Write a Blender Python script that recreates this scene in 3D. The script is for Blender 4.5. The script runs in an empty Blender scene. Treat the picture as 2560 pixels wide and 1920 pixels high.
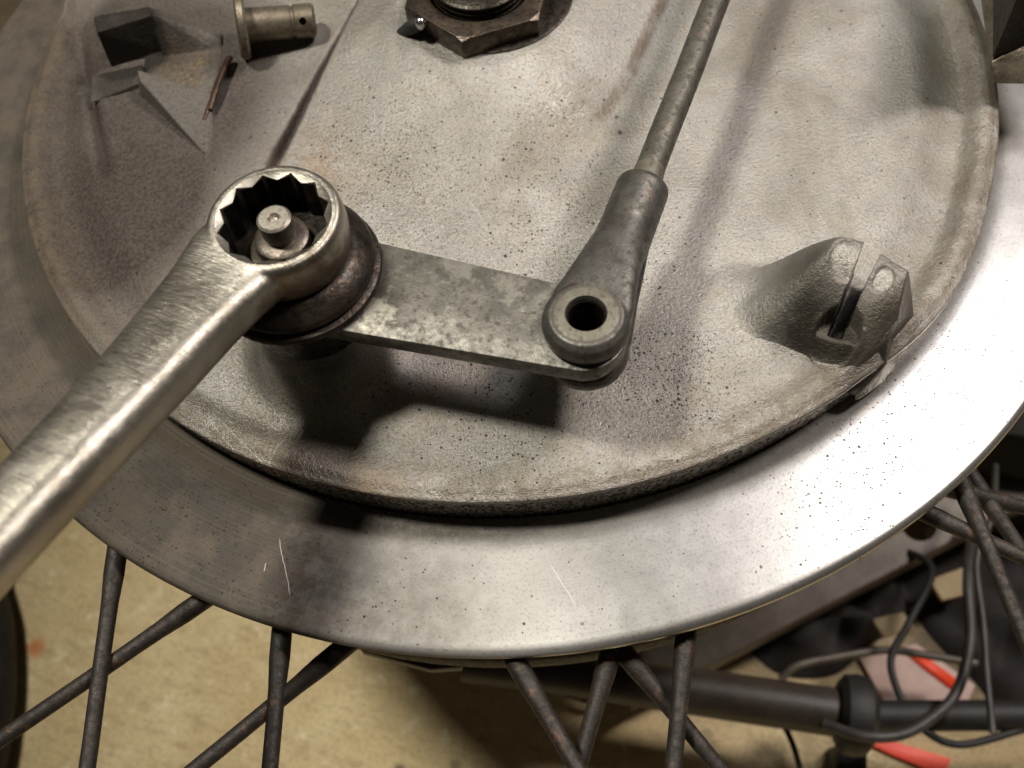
import bpy, bmesh, math, random
import numpy as np
from mathutils import Vector, Matrix, noise as mnoise
random.seed(7); rng = np.random.default_rng(7)
S = bpy.context.scene; COL = S.collection
MM = 0.001                                   # everything below is written in millimetres

# ------------------------------------------------------------------ camera
cd = bpy.data.cameras.new('camera'); cam = bpy.data.objects.new('camera', cd); COL.objects.link(cam)
C0 = Vector((-5.941, -164.359, 153.463)) * MM
RX = Vector((0.99135566, -0.11420282, -0.06458844)); UP = Vector((0.13120195, 0.86291107, 0.48802718)); FW = Vector((0, 0.49228264, -0.87043541))
cam.matrix_world = Matrix(((RX.x, UP.x, -FW.x, C0.x), (RX.y, UP.y, -FW.y, C0.y), (RX.z, UP.z, -FW.z, C0.z), (0, 0, 0, 1)))
cd.sensor_width = 36.0; cd.lens = 2611.43 / 2560 * 36; cd.clip_start = 0.005; cd.clip_end = 20
cd.dof.use_dof = True; cd.dof.focus_distance = 0.172; cd.dof.aperture_fstop = 21; cd.dof.aperture_blades = 0
S.camera = cam
S.view_settings.view_transform = 'Standard'; S.view_settings.look = 'None'; S.view_settings.exposure = 0; S.view_settings.gamma = 1

# ------------------------------------------------------------------ light: two garage lamps and a dim warm room
W = bpy.data.worlds.new('World'); S.world = W; W.use_nodes = True
W.node_tree.nodes['Background'].inputs[0].default_value = (0.75, 0.62, 0.48, 1)
W.node_tree.nodes['Background'].inputs[1].default_value = 0.05

def lamp(name, pos, target, size, power, color):
    l = bpy.data.lights.new(name, 'AREA'); l.shape = 'DISK'; l.size = size * MM; l.energy = power; l.color = color
    o = bpy.data.objects.new(name, l); COL.objects.link(o); o.location = Vector(pos) * MM
    o.rotation_euler = (Vector(target) - Vector(pos)).to_track_quat('-Z', 'Y').to_euler(); return o
def spot(name, pos, target, radius, power, color, angle, blend):
    l = bpy.data.lights.new(name, 'SPOT'); l.shadow_soft_size = radius * MM; l.energy = power; l.color = color
    l.spot_size = math.radians(angle); l.spot_blend = blend
    o = bpy.data.objects.new(name, l); COL.objects.link(o); o.location = Vector(pos) * MM
    o.rotation_euler = (Vector(target) - Vector(pos)).to_track_quat('-Z', 'Y').to_euler(); return o
spot('lamp_left', (-333, 40, 900), (50, -66, 0), 66, 40, (1.0, 0.97, 0.87), 42, .9)
spot('lamp_right', (612, 110, 850), (66, -60, 0), 85, 36, (1.0, 0.92, 0.86), 36, 1.0)
lamp('lamp_back', (404, 208, 720), (60, -80, 0), 150, 1.6, (1.0, 0.97, 1.0))

# ------------------------------------------------------------------ node helpers
class NT:
    def __init__(s, name):
        s.m = bpy.data.materials.new(name); s.m.use_nodes = True; s.t = s.m.node_tree
        s.bsdf = s.t.nodes['Principled BSDF']
        tc = s.t.nodes.new('ShaderNodeTexCoord'); mp = s.t.nodes.new('ShaderNodeMapping')
        mp.inputs['Scale'].default_value = (1000, 1000, 1000)
        s.t.links.new(tc.outputs['Object'], mp.inputs[0]); s.co = mp.outputs[0]
    def n(s, kind, **kw):
        x = s.t.nodes.new(kind)
        for k, v in kw.items(): setattr(x, k, v)
        return x
    def put(s, sock, v):
        if isinstance(v, bpy.types.NodeSocket): s.t.links.new(v, sock)
        elif v is not None:
            if hasattr(sock.default_value, '__len__') and len(sock.default_value) == 4 and len(v) == 3: v = (*v, 1)
            sock.default_value = v
    def noise(s, scale, detail=4, rough=.55, co=None, stretch=None, dist=0):
        x = s.n('ShaderNodeTexNoise'); c = co or s.co
        if stretch:
            mp = s.n('ShaderNodeMapping', vector_type='TEXTURE'); mp.inputs['Scale'].default_value = [1 / q for q in stretch[:3]]
            if len(stretch) > 3: mp.inputs['Rotation'].default_value = (0, 0, stretch[3])
            s.put(mp.inputs[0], c); c = mp.outputs[0]
        s.put(x.inputs['Vector'], c); x.inputs['Scale'].default_value = scale; x.inputs['Detail'].default_value = detail
        x.inputs['Roughness'].default_value = rough; x.inputs['Distortion'].default_value = dist
        return x.outputs['Fac']
    def math(s, op, a, b=None, c=None, clamp=False):
        x = s.n('ShaderNodeMath', operation=op, use_clamp=clamp); s.put(x.inputs[0], a)
        if b is not None: s.put(x.inputs[1], b)
        if c is not None: s.put(x.inputs[2], c)
        return x.outputs[0]
    def ramp(s, v, a, b, lo=0., hi=1., smooth=True):
        x = s.n('ShaderNodeMapRange', interpolation_type='SMOOTHSTEP' if smooth else 'LINEAR')
        s.put(x.inputs[0], v)
        x.inputs[1].default_value = a; x.inputs[2].default_value = b; x.inputs[3].default_value = lo; x.inputs[4].default_value = hi
        return x.outputs[0]
    def mix(s, f, a, b):
        x = s.n('ShaderNodeMix', data_type='RGBA'); s.put(x.inputs[0], f); s.put(x.inputs[6], a); s.put(x.inputs[7], b)
        return x.outputs[2]
    def blob(s, x, y, r, soft=1.0):
        v = s.n('ShaderNodeVectorMath', operation='SUBTRACT'); s.put(v.inputs[0], s.co); v.inputs[1].default_value = (x, y, 0)
        m = s.n('ShaderNodeVectorMath', operation='MULTIPLY'); s.put(m.inputs[0], v.outputs[0]); m.inputs[1].default_value = (1, 1, 0)
        l = s.n('ShaderNodeVectorMath', operation='LENGTH'); s.put(l.inputs[0], m.outputs[0])
        return s.ramp(l.outputs['Value'], r * (1 - soft), r, 1, 0)
    def seg(s, x0, y0, x1, y1, w):
        mp = s.n('ShaderNodeMapping', vector_type='TEXTURE'); s.put(mp.inputs[0], s.co)
        mp.inputs['Location'].default_value = ((x0 + x1) / 2, (y0 + y1) / 2, 0)
        mp.inputs['Rotation'].default_value = (0, 0, math.atan2(y1 - y0, x1 - x0))
        sp = s.n('ShaderNodeSeparateXYZ'); s.put(sp.inputs[0], mp.outputs[0]); L = math.hypot(x1 - x0, y1 - y0) / 2
        wob = s.math('MULTIPLY_ADD', s.noise(.35, 3), .8, -.4)
        a = s.ramp(s.math('ABSOLUTE', s.math('ADD', sp.outputs[1], wob)), w * .3, w, 1, 0)
        b = s.ramp(s.math('ABSOLUTE', sp.outputs[0]), L * .75, L, 1, 0)
        return s.math('MULTIPLY', a, b)
    def addall(s, L):
        r = L[0]
        for q in L[1:]: r = s.math('ADD', r, q)
        return r
    def vor(s, scale, dens, lo=.0, hi=.32):
        """random round specks: a cell carries a speck with probability ~dens, size random"""
        v = s.n('ShaderNodeTexVoronoi', feature='F1'); s.put(v.inputs['Vector'], s.co); v.inputs['Scale'].default_value = scale
        warp = s.math('MULTIPLY_ADD', s.noise(scale * 2.4, 2), .3, -.15)
        d = s.math('ADD', v.outputs['Distance'], warp)
        sp = s.n('ShaderNodeSeparateColor'); s.put(sp.inputs[0], v.outputs['Color'])
        on = s.math('LESS_THAN', sp.outputs[0], dens)
        size = s.math('MULTIPLY_ADD', s.math('POWER', sp.outputs[1], 2.0), hi - lo, lo + .06)
        x = s.math('DIVIDE', s.math('SUBTRACT', size, d), .10, clamp=True)
        return s.math('MULTIPLY', x, on, clamp=True)
    def bump(s, h, strength, dist, prev=None):
        b = s.n('ShaderNodeBump'); b.inputs['Strength'].default_value = strength; b.inputs['Distance'].default_value = dist * MM
        s.put(b.inputs['Height'], h)
        if prev is not None: s.put(b.inputs['Normal'], prev)
        return b.outputs[0]
    def done(s, color, rough, metal, normal=None, spec=.5):
        b = s.bsdf.inputs
        s.put(b['Base Color'], color); s.put(b['Roughness'], rough); s.put(b['Metallic'], metal)
        s.put(b['Specular IOR Level'], spec)
        if normal is not None: s.put(b['Normal'], normal)
        return s.m

def mat_cast(name='cast_aluminium', lug=False, pad_grime_shade=.85):
    k = NT(name)
    big = k.noise(.045, 5, .6); med = k.noise(.22, 5, .6); grain = k.noise(1.5, 4, .65); fine = k.noise(5.5, 2, .5)
    col = k.mix(k.ramp(big, .3, .7), (.265, .255, .233), (.385, .37, .342))
    col = k.mix(k.ramp(med, .42, .72, 0, .30), col, (.43, .37, .29))
    col = k.mix(k.ramp(grain, .48, .70, 0, .55), col, (.26, .22, .165))
    col = k.mix(k.math('MULTIPLY', k.ramp(k.noise(.028, 4, .6, dist=.6), .42, .68), .6), col, (.17, .145, .11))
    pits = k.ramp(k.noise(2.4, 4, .6), .50, .66)
    # stained zones with a shape of their own (oil and rust bloom); pad adds painted shade
    rust = k.addall([k.blob(-38, -26, 17), k.blob(-30, -96, 11), k.math('MULTIPLY', k.blob(-64, -45, 28), .7), k.math('MULTIPLY', k.blob(-20, -75, 18), .6)])
    rustm = k.math('MULTIPLY', rust, k.ramp(k.noise(.16, 5, .65), .28, .62), clamp=True)
    col = k.mix(k.math('MULTIPLY', rustm, .6), col, (.22, .125, .055))
    pad = k.addall([k.blob(-80, -2, 50, .45), k.math('MULTIPLY', k.blob(-78, -45, 34, .8), .8)])  # left pad: grime deepened to carry painted shade
    padm = k.math('MULTIPLY', pad, pad_grime_shade, clamp=True)
    col = k.mix(k.math('MULTIPLY', pad, k.ramp(k.noise(.09, 4), .2, .6, pad_grime_shade, pad_grime_shade + .12), clamp=True), col, k.mix(k.ramp(grain, .38, .62), (.078, .064, .054), (.044, .035, .030)))
    zone = k.addall([k.blob(-27, -32, 34), k.math('MULTIPLY', k.blob(10, -50, 30), .6), k.math('MULTIPLY', k.blob(-50, -80, 30, .8), .8), k.math('MULTIPLY', k.blob(20, -85, 34), .7)])
    col = k.mix(k.math('MULTIPLY', pits, k.math('MULTIPLY_ADD', zone, .5, .28), clamp=True), col, (.10, .078, .052))
    gs = k.math('MULTIPLY', k.addall([k.blob(-63.5, 3.5, 8.5, .7), k.blob(-69, 9, 5, .8)]), k.ramp(k.noise(.5, 5, .7), .3, .6), clamp=True)
    col = k.mix(k.math('MULTIPLY', gs, .85), col, k.mix(k.ramp(k.noise(.9, 5, .7), .35, .65), (.17, .13, .08), (.06, .036, .018)))
    dust = k.addall([k.blob(-27, -30, 26), k.math('MULTIPLY', k.blob(12, -48, 24), .8), k.math('MULTIPLY', k.blob(21, -80, 13, .9), 3.2), k.math('MULTIPLY', k.blob(2, -34, 22), .6), k.math('MULTIPLY', k.blob(-10, -80, 26), .8)])
    dens = k.math('MULTIPLY_ADD', k.math('MULTIPLY', dust, k.ramp(k.noise(.12, 4), .3, .65)), .60, .035)
    sp1 = k.vor(.95, dens, .06, .30); sp2 = k.vor(1.7, k.math('MULTIPLY', dens, 1.6), .08, .36); sp3 = k.vor(.24, .075, .0, .12)
    spk = k.math('MAXIMUM', k.math('MAXIMUM', k.math('MAXIMUM', sp1, sp2), sp3), k.math('MULTIPLY', k.vor(3.0, k.math('MULTIPLY_ADD', dens, 1.6, .10), .12, .42), .7))
    sepc = k.n('ShaderNodeVectorMath', operation='MULTIPLY'); k.put(sepc.inputs[0], k.co); sepc.inputs[1].default_value = (1, 1, 0)
    ln_ = k.n('ShaderNodeVectorMath', operation='LENGTH'); k.put(ln_.inputs[0], sepc.outputs[0])
    rimd = k.math('MULTIPLY', k.ramp(ln_.outputs['Value'], 88, 98.5), k.ramp(k.noise(.25, 5, .7), .35, .65, .15, .75))
    col = k.mix(rimd, col, (.13, .10, .068))
    oil = k.math('MULTIPLY', k.blob(-38, -65, 15.5, .5), 1.1)
    oilm = k.math('MULTIPLY', oil, k.ramp(k.noise(.2, 4), .15, .75), clamp=True)
    col = k.mix(k.math('MULTIPLY', oilm, .85), col, (.045, .032, .022))
    col = k.mix(k.math('MULTIPLY', spk, .92), col, (.028, .02, .014))
    sc = k.addall([k.seg(a, b, c, d, .09) for a, b, c, d in ((-47, -84, -50, -93), (-55, -78, -45, -90), (-44, -80, -51, -92), (-41, -96, -40, -99), (-10, -38, -7, -44), (-20, -47, -14, -44), (-58, -76, -52, -85))])
    col = k.mix(k.math('MULTIPLY', sc, .32, clamp=True), col, (.7, .68, .64))
    h = k.math('ADD', k.math('MULTIPLY', grain, 1.0), k.math('MULTIPLY', fine, .5))
    nrm = k.bump(h, .9, .28); nrm = k.bump(med, .06, .3, nrm); nrm = k.bump(spk, -.3, .1, nrm)
    if lug == 'anchor':
        dk = k.addall([k.blob(-75, 11, 9.5, .4), k.math('MULTIPLY', k.blob(-78, 4, 8, .6), .7), k.math('MULTIPLY', k.blob(-66, 9.5, 7, .7), .5)])  # shade on the block's front face, painted into the colour
        col = k.mix(k.math('MULTIPLY', dk, k.ramp(k.noise(.5, 4), .1, .6, .75, 1), clamp=True), col, (.022, .018, .014))
    elif lug:
        gr = k.addall([k.seg(54.5, -69, 48.5, -78.5, 1.5), k.math('MULTIPLY', k.blob(43, -77, 8, .9), .7), k.math('MULTIPLY', k.blob(51.5, -75, 17, .55), .5), k.math('MULTIPLY', k.blob(48.2, -79.2, 4.2, .5), .8), k.math('MULTIPLY', k.blob(44, -68, 6, .8), .4)])  # grime plus painted shade in the slot, seat and front
        col = k.mix(k.math('MULTIPLY', gr, k.ramp(k.noise(.35, 4), .15, .55, .5, .9), clamp=True), col, (.06, .051, .039))
        wf = k.math('MULTIPLY', k.math('MAXIMUM', k.blob(50.5, -70.4, 3.0, .25), k.blob(55.2, -74.3, 1.9, .3)), k.ramp(k.noise(.9, 4, .7), .3, .5))
        col = k.mix(k.math('MULTIPLY', wf, .85), col, (.36, .34, .30))
    else:
        ln = k.math('MAXIMUM', k.seg(-48.5, -30, -15, 40, 1.5), k.math('MULTIPLY', k.seg(-84.5, 4, -79, -22, 1.6), .7))  # shade along the crease and pad edge, painted as dark lines
        col = k.mix(k.math('MULTIPLY', ln, .95, clamp=True), col, (.035, .024, .018))
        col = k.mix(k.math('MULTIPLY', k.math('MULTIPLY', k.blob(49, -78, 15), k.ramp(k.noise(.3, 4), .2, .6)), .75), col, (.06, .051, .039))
        rl = k.addall([k.seg(38, 12, 24, -14.5, 1.6), k.math('MULTIPLY', k.seg(25.5, -12.5, 16, -25, 1.5), .7)])
        col = k.mix(k.math('MULTIPLY', k.math('MULTIPLY', rl, k.ramp(k.noise(.3, 4), .25, .6)), .7, clamp=True), col, (.12, .075, .04))
        col = k.mix(k.math('MULTIPLY', k.seg(56.0, -67, 48, -79.5, 1.9), .97), col, (.012, .010, .008))  # slot floor painted near black as the shade of a deep slot
    rough = k.math('ADD', k.math('MULTIPLY_ADD', padm, .18, k.ramp(med, .3, .7, .36, .45)), k.math('MULTIPLY', spk, .3))
    worn = k.addall([k.math('MULTIPLY', k.blob(11, -23, 15), .8)])
    rough = k.math('MULTIPLY_ADD', worn, -.16, rough)
    metal = k.math('SUBTRACT', k.math('MULTIPLY_ADD', worn, .35, .60), k.math('MAXIMUM', k.math('MULTIPLY', spk, .4), k.math('MAXIMUM', k.math('MULTIPLY', rustm, .3), k.math('MULTIPLY', padm, .5))))
    return k.done(col, rough, metal, nrm, k.math('MULTIPLY_ADD', padm, -.4, .5, clamp=True))

def mat_flange():
    k = NT('machined_aluminium')
    big = k.noise(.04, 5, .6); med = k.noise(.25, 5, .65); grain = k.noise(1.9, 4, .65)
    col = k.mix(k.ramp(big, .3, .7), (.40, .385, .36), (.49, .475, .45))
    warm = k.addall([k.blob(-90, -85, 70, .7), k.blob(-118, -10, 70, .6), k.math('MULTIPLY', k.blob(-30, -112, 42), .5), k.blob(-105, 50, 60, .6)])  # brown stain that also paints in the dimness of the left side
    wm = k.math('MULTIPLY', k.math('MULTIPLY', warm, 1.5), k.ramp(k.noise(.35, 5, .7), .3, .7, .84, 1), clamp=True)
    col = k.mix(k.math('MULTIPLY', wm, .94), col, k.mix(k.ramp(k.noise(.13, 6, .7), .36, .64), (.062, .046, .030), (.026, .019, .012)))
    col = k.mix(k.ramp(grain, .5, .72, 0, .34), col, (.05, .038, .026))
    lv = k.n('ShaderNodeVectorMath', operation='MULTIPLY'); k.put(lv.inputs[0], k.co); lv.inputs[1].default_value = (1, 1, 0)
    le = k.n('ShaderNodeVectorMath', operation='LENGTH'); k.put(le.inputs[0], lv.outputs[0])
    gr = k.math('MULTIPLY', k.ramp(k.math('MULTIPLY_ADD', k.noise(.3, 4), 2.5, le.outputs['Value']), 101.5, 105.5, 1, 0), k.ramp(k.noise(.8, 5, .7), .3, .6, .55, .95))  # shade under the plate edge, painted as a dark ring
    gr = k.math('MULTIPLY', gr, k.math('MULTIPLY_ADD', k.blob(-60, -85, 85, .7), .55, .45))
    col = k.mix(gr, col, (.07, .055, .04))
    dust = k.addall([k.math('MULTIPLY', k.blob(-88, -92, 52, .8), 4.0), k.math('MULTIPLY', k.blob(50, -103, 22, .9), 2.6), k.math('MULTIPLY', k.blob(66, -86, 30, .9), 1.6), k.math('MULTIPLY', k.blob(-35, -108, 30), .5)])
    dens = k.math('MULTIPLY_ADD', k.math('MULTIPLY', dust, k.ramp(k.noise(.14, 4), .35, .65)), .30, .03)
    spk = k.math('MAXIMUM', k.math('MAXIMUM', k.vor(1.1, dens, .06, .28), k.vor(1.9, k.math('MULTIPLY', dens, 1.5), .08, .34)), k.vor(.3, .06, 0, .12))
    col = k.mix(k.math('MULTIPLY', spk, .9), col, (.035, .025, .016))
    sc = k.addall([k.seg(a, b, c, d, .085) for a, b, c, d in ((-48.5, -95, -46.5, -106), (-3.5, -106, -.5, -114), (-50.5, -99.5, -51, -101))])
    col = k.mix(k.math('MULTIPLY', sc, .5, clamp=True), col, (.75, .73, .7))
    cx = k.n('ShaderNodeCombineXYZ'); k.put(cx.inputs[0], le.outputs['Value']); turn = k.noise(2.2, 4, .7, co=cx.outputs[0])
    col = k.mix(k.ramp(turn, .45, .7, 0, .22), col, (.20, .185, .16))
    nrm = k.bump(grain, .14, .08); nrm = k.bump(turn, .16, .06, nrm); nrm = k.bump(spk, -.3, .08, nrm)
    rough = k.math('ADD', k.math('MULTIPLY_ADD', wm, .34, k.ramp(med, .3, .7, .285, .315)), k.math('MULTIPLY', spk, .3))
    metal = k.math('SUBTRACT', .88, k.math('MAXIMUM', k.math('MULTIPLY', spk, .8), k.math('MAXIMUM', k.math('MULTIPLY', gr, .6), k.math('MULTIPLY', wm, .9))))
    return k.done(col, rough, metal, nrm, k.math('MULTIPLY_ADD', wm, -.38, .5, clamp=True))

def mat_pitted():
    k = NT('pitted_rim_wall')
    a = k.noise(1.3, 5, .7); b = k.noise(.2, 4)
    col = k.mix(k.ramp(a, .42, .6), (.10, .08, .062), (.60, .56, .50))
    col = k.mix(k.ramp(b, .45, .75, 0, .5), col, (.09, .07, .055))
    return k.done(col, k.ramp(a, .4, .6, .7, .4), .6, k.bump(a, .9, .5))

def mat_steel(name, c0, c1, c2, rough=.5, metal=.8, sc=1.0, rust=0.0, grain=.3, dark=0.35):
    k = NT(name)
    a = k.noise(.28 * sc, 6, .65); b = k.noise(.9 * sc, 5, .65); g = k.noise(3.2, 3, .6)
    col = k.mix(k.ramp(a, .35, .65), c0, c1)
    col = k.mix(k.ramp(b, .50, .66, 0, .8), col, c2)
    col = k.mix(k.ramp(g, .55, .75, 0, dark), col, tuple(x * .35 for x in c0))
    if name == 'tarnished_zinc_steel':
        col = k.mix(k.math('MULTIPLY', k.blob(-25, -73.5, 6.5, .7), k.ramp(a, .3, .5, .5, .9)), col, (.04, .032, .024))
        col = k.mix(k.math('MULTIPLY', k.ramp(k.noise(.16, 5, .7), .5, .62), .6), col, (.32, .30, .25))
    if rust:
        r = k.ramp(k.noise(.5 * sc, 5, .7), .55, .72, 0, rust)
        col = k.mix(r, col, (.20, .085, .03))
    spk = k.vor(1.3, .12, .0, .12)
    col = k.mix(k.math('MULTIPLY', spk, .7), col, (.03, .022, .016))
    nrm = k.bump(g, grain, .15); nrm = k.bump(b, grain * .7, .3, nrm)
    return k.done(col, k.ramp(b, .3, .7, rough - .08, rough + .12), metal, nrm)

def mat_oily(name, c0, c1, rough=.28):
    k = NT(name)
    a = k.noise(.22, 5, .65); b = k.noise(.9, 5, .6)
    col = k.mix(k.ramp(a, .38, .62), c0, c1)
    col = k.mix(k.ramp(b, .5, .7, 0, .7), col, (.02, .014, .009))
    return k.done(col, k.ramp(b, .3, .7, rough - .08, rough + .2), .75, k.bump(b, .35, .4))

def mat_spanner():
    k = NT('brushed_spanner_steel')
    th = math.atan2(-49, -28)
    br = k.noise(1.0, 5, .7, stretch=(4.5, .30, .30, th))
    big = k.noise(.09, 4); pit = k.ramp(k.noise(.8, 5, .7), .66, .71)
    pitm = k.math('MULTIPLY', pit, k.ramp(k.noise(.12, 3), .45, .62))
    col = k.mix(k.ramp(big, .3, .7), (.30, .275, .23), (.45, .42, .365))
    col = k.mix(k.ramp(br, .45, .75, 0, .45), col, (.36, .29, .20))
    col = k.mix(k.math('MULTIPLY', k.math('MULTIPLY', k.blob(-31, -73, 8), k.ramp(k.noise(.4, 4), .35, .6)), .7), col, (.10, .07, .045))
    col = k.mix(k.math('MULTIPLY', pitm, .85), col, (.05, .035, .025))
    sp = k.n('ShaderNodeSeparateXYZ'); k.put(sp.inputs[0], k.co)
    dv = k.math('POWER', k.math('ADD', k.math('POWER', k.math('SUBTRACT', sp.outputs[0], -37.1), 2.0), k.math('POWER', k.math('SUBTRACT', sp.outputs[1], -65.0), 2.0)), .5)
    nk = k.addall([k.seg(a, b, c, d, .28) for a, b, c, d in ((-47.6, -69.6, -46.0, -71.1), (-50.3, -72.6, -48.9, -72.7), (-51.3, -74.6, -50.2, -75.6), (-43.4, -71.3, -42.0, -73.3), (-46.4, -75.5, -45.4, -76.4), (-52.6, -79.5, -51.8, -80.4))])
    pitm = k.math('MAXIMUM', pitm, k.math('MULTIPLY', nk, .9, clamp=True))
    bore = k.math('MULTIPLY', k.ramp(dv, 8.0, 8.5, 1, 0), k.ramp(sp.outputs[2], 35.1, 35.4, 1, 0))     # shade inside the bore, painted black
    wall = k.math('MULTIPLY', k.ramp(dv, 12.5, 16, 1, 0), k.ramp(k.math('ADD', sp.outputs[2], k.math('MULTIPLY_ADD', k.noise(.35, 4), 5, -2.5)), 31.5, 34, 1, 0))
    col = k.mix(k.math('MULTIPLY', wall, .75), col, (.11, .075, .05)); col = k.mix(bore, col, (.012, .009, .007))
    nrm = k.bump(br, .6, .16); nrm = k.bump(k.noise(.16, 3), .3, 1.0, nrm); nrm = k.bump(pitm, -.5, .3, nrm)
    return k.done(col, k.ramp(br, .3, .7, .27, .47), .95, nrm)

def mat_floor():
    k = NT('concrete_floor')
    a = k.noise(.03, 6, .6); b = k.noise(.09, 5, .65, stretch=(1, 2.8, 1, -.45)); g = k.noise(.9, 3, .6)
    col = k.mix(k.ramp(a, .3, .7), (.60, .46, .245), (.74, .595, .35))
    col = k.mix(k.ramp(b, .48, .72, 0, .75), col, (.44, .325, .17))
    col = k.mix(k.ramp(k.noise(.16, 4, .6), .58, .72, 0, .7), col, (.86, .74, .50))
    col = k.mix(k.ramp(g, .48, .7, 0, .6), col, (.24, .18, .10))
    col = k.mix(k.math('MULTIPLY', k.vor(.11, .35, .02, .2), .5), col, (.30, .23, .13))
    col = k.mix(k.ramp(k.noise(.30, 5, .7, stretch=(1, 2.5, 1, -.45)), .5, .68, 0, .55), col, (.40, .30, .16))
    col = k.mix(k.vor(.05, .22, .0, .12), col, (.18, .14, .09))
    st = k.math('MULTIPLY', k.math('ADD', k.blob(128, -78, 52, .7), k.math('MULTIPLY', k.blob(70, -70, 40, .7), .8)), k.ramp(k.noise(.05, 5, .65), .3, .6, .6, 1), clamp=True)  # shade over the right-hand floor, painted as a dark patch
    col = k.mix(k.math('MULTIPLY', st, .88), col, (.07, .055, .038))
    col = k.mix(k.math('MULTIPLY', k.blob(-179, -48, 5, .8), .8), col, (.55, .16, .05))
    return k.done(col, .85, 0, k.bump(g, .12, .5), .3)

def mat_flat(name, c0, c1, rough=.6, metal=0., sc=.1, spec=.5):
    k = NT(name); a = k.noise(sc, 5, .6)
    return k.done(k.mix(k.ramp(a, .35, .65), c0, c1), rough, metal, k.bump(k.noise(sc * 8, 3), .25, .3), spec)

M_CAST, M_FL, M_PIT = mat_cast(), mat_flange(), mat_pitted(); M_LUG = mat_cast('grimy_shaded_cast_lug', True); M_ANCHOR = mat_cast('greasy_shaded_cast_anchor', 'anchor', .72)
M_LEVER = mat_steel('tarnished_zinc_steel', (.115, .107, .092), (.185, .173, .148), (.062, .055, .043), .48, .6, 1.0, 0, .3)
M_ROD = mat_steel('dull_grey_steel', (.09, .082, .068), (.14, .13, .108), (.045, .038, .029), .5, .6, 1.0, .35, .45)
M_CLEVIS = mat_steel('dark_forged_steel', (.078, .073, .064), (.12, .112, .098), (.048, .041, .032), .46, .65, 1.0, .3, .3)
M_TAN = mat_steel('worn_clevis_face', (.125, .113, .087), (.175, .16, .125), (.08, .066, .046), .55, .45, 1.2, .1, .3)
M_NUT = mat_oily('oily_brown_nut', (.10, .073, .052), (.055, .043, .034), .30)
M_COLLAR = mat_oily('oily_rusty_collar', (.05, .036, .026), (.030, .026, .022), .40)
M_BLACKOIL = mat_oily('black_oily_steel', (.035, .028, .02), (.02, .016, .012), .3)
M_STUD = mat_steel('worn_spindle_steel', (.36, .32, .27), (.46, .42, .36), (.22, .17, .12), .4, .9, 1.6, .2, .2)
M_SHOULDER = mat_steel('dark_spindle_steel', (.10, .082, .065), (.15, .125, .10), (.05, .038, .028), .36, .7, 1.6, .2, .3)
M_SPAN = mat_spanner()
M_SPOKE = mat_steel('rusty_dark_spoke', (.02, .016, .013), (.036, .029, .023), (.012, .009, .007), .55, .4, 1.0, .4, .5)
M_PIN = mat_steel('greasy_pin_steel', (.15, .125, .092), (.21, .178, .13), (.07, .052, .036), .4, .65, 1.2, .3, .3)
M_COTTER = mat_steel('rusty_wire', (.045, .028, .02), (.08, .046, .03), (.025, .016, .012), .45, .7, 2.0, .7, .3)
M_GREASE = mat_steel('greasy_cast_pocket', (.15, .12, .075), (.20, .165, .11), (.09, .05, .022), .5, .45, 1.6, .55, .8)
M_DARKCAST = mat_steel('dark_cast_block', (.045, .037, .03), (.075, .063, .052), (.022, .017, .013), .6, .3, 1.2, .15, .5)
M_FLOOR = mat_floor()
M_RUBBER = mat_flat('black_rubber', (.012, .011, .010), (.022, .02, .018), .6, 0, .2)
M_GRIP = mat_flat('dark_painted_tube', (.03, .022, .016), (.045, .034, .025), .5, 0, .1)
M_TUBE = mat_flat('grubby_grey_frame', (.085, .07, .054), (.13, .11, .086), .5, .3, .08)
M_RAG = mat_flat('blackened_rag', (.014, .012, .011), (.03, .024, .02), .9, 0, .08)
M_PAPER = mat_flat('stained_pink_card', (.50, .34, .29), (.60, .45, .38), .7, 0, .06)
M_RED = mat_flat('orange_red_tape', (.85, .06, .02), (.95, .09, .03), .5, 0, .1)
M_CABLE = mat_flat('grey_cable_sheath', (.035, .032, .028), (.06, .054, .048), .5, 0, .2)
M_TANCARD = mat_flat('tan_cardboard', (.36, .27, .15), (.45, .35, .2), .8, 0, .1)

# ------------------------------------------------------------------ mesh helpers
def link(name, me, mat, parent=None, smooth=True):
    me.materials.append(mat)
    if smooth: me.polygons.foreach_set('use_smooth', np.ones(len(me.polygons), bool))
    o = bpy.data.objects.new(name, me); COL.objects.link(o)
    if parent: o.parent = parent; o.matrix_parent_inverse = parent.matrix_world.inverted()
    return o
def raw(name, V, F, mat, parent=None, smooth=True):
    me = bpy.data.meshes.new(name); me.from_pydata((np.asarray(V, float) * MM).tolist(), [], F); me.update()
    bm = bmesh.new(); bm.from_mesh(me); bmesh.ops.recalc_face_normals(bm, faces=bm.faces); bm.to_mesh(me); bm.free()
    return link(name, me, mat, parent, smooth)
def gridmesh(name, V, nu, nv, mat, parent=None, closed=False):
    """V is (nu*nv,3); quads between rows; closed wraps the u direction"""
    iu = np.arange(nu if closed else nu - 1); iv = np.arange(nv - 1)
    a, b = np.meshgrid(iu, iv, indexing='ij'); a = a.ravel(); b = b.ravel(); a2 = (a + 1) % nu
    Q = np.stack([a * nv + b, a2 * nv + b, a2 * nv + b + 1, a * nv + b + 1], 1)
    me = bpy.data.meshes.new(name); me.vertices.add(len(V)); me.vertices.foreach_set('co', (V * MM).astype(np.float32).ravel())
    me.loops.add(Q.size); me.loops.foreach_set('vertex_index', Q.astype(np.int32).ravel())
    me.polygons.add(len(Q)); me.polygons.foreach_set('loop_start', np.arange(0, Q.size, 4, dtype=np.int32))
    me.update(calc_edges=True); me.validate()
    return link(name, me, mat, parent)
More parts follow.
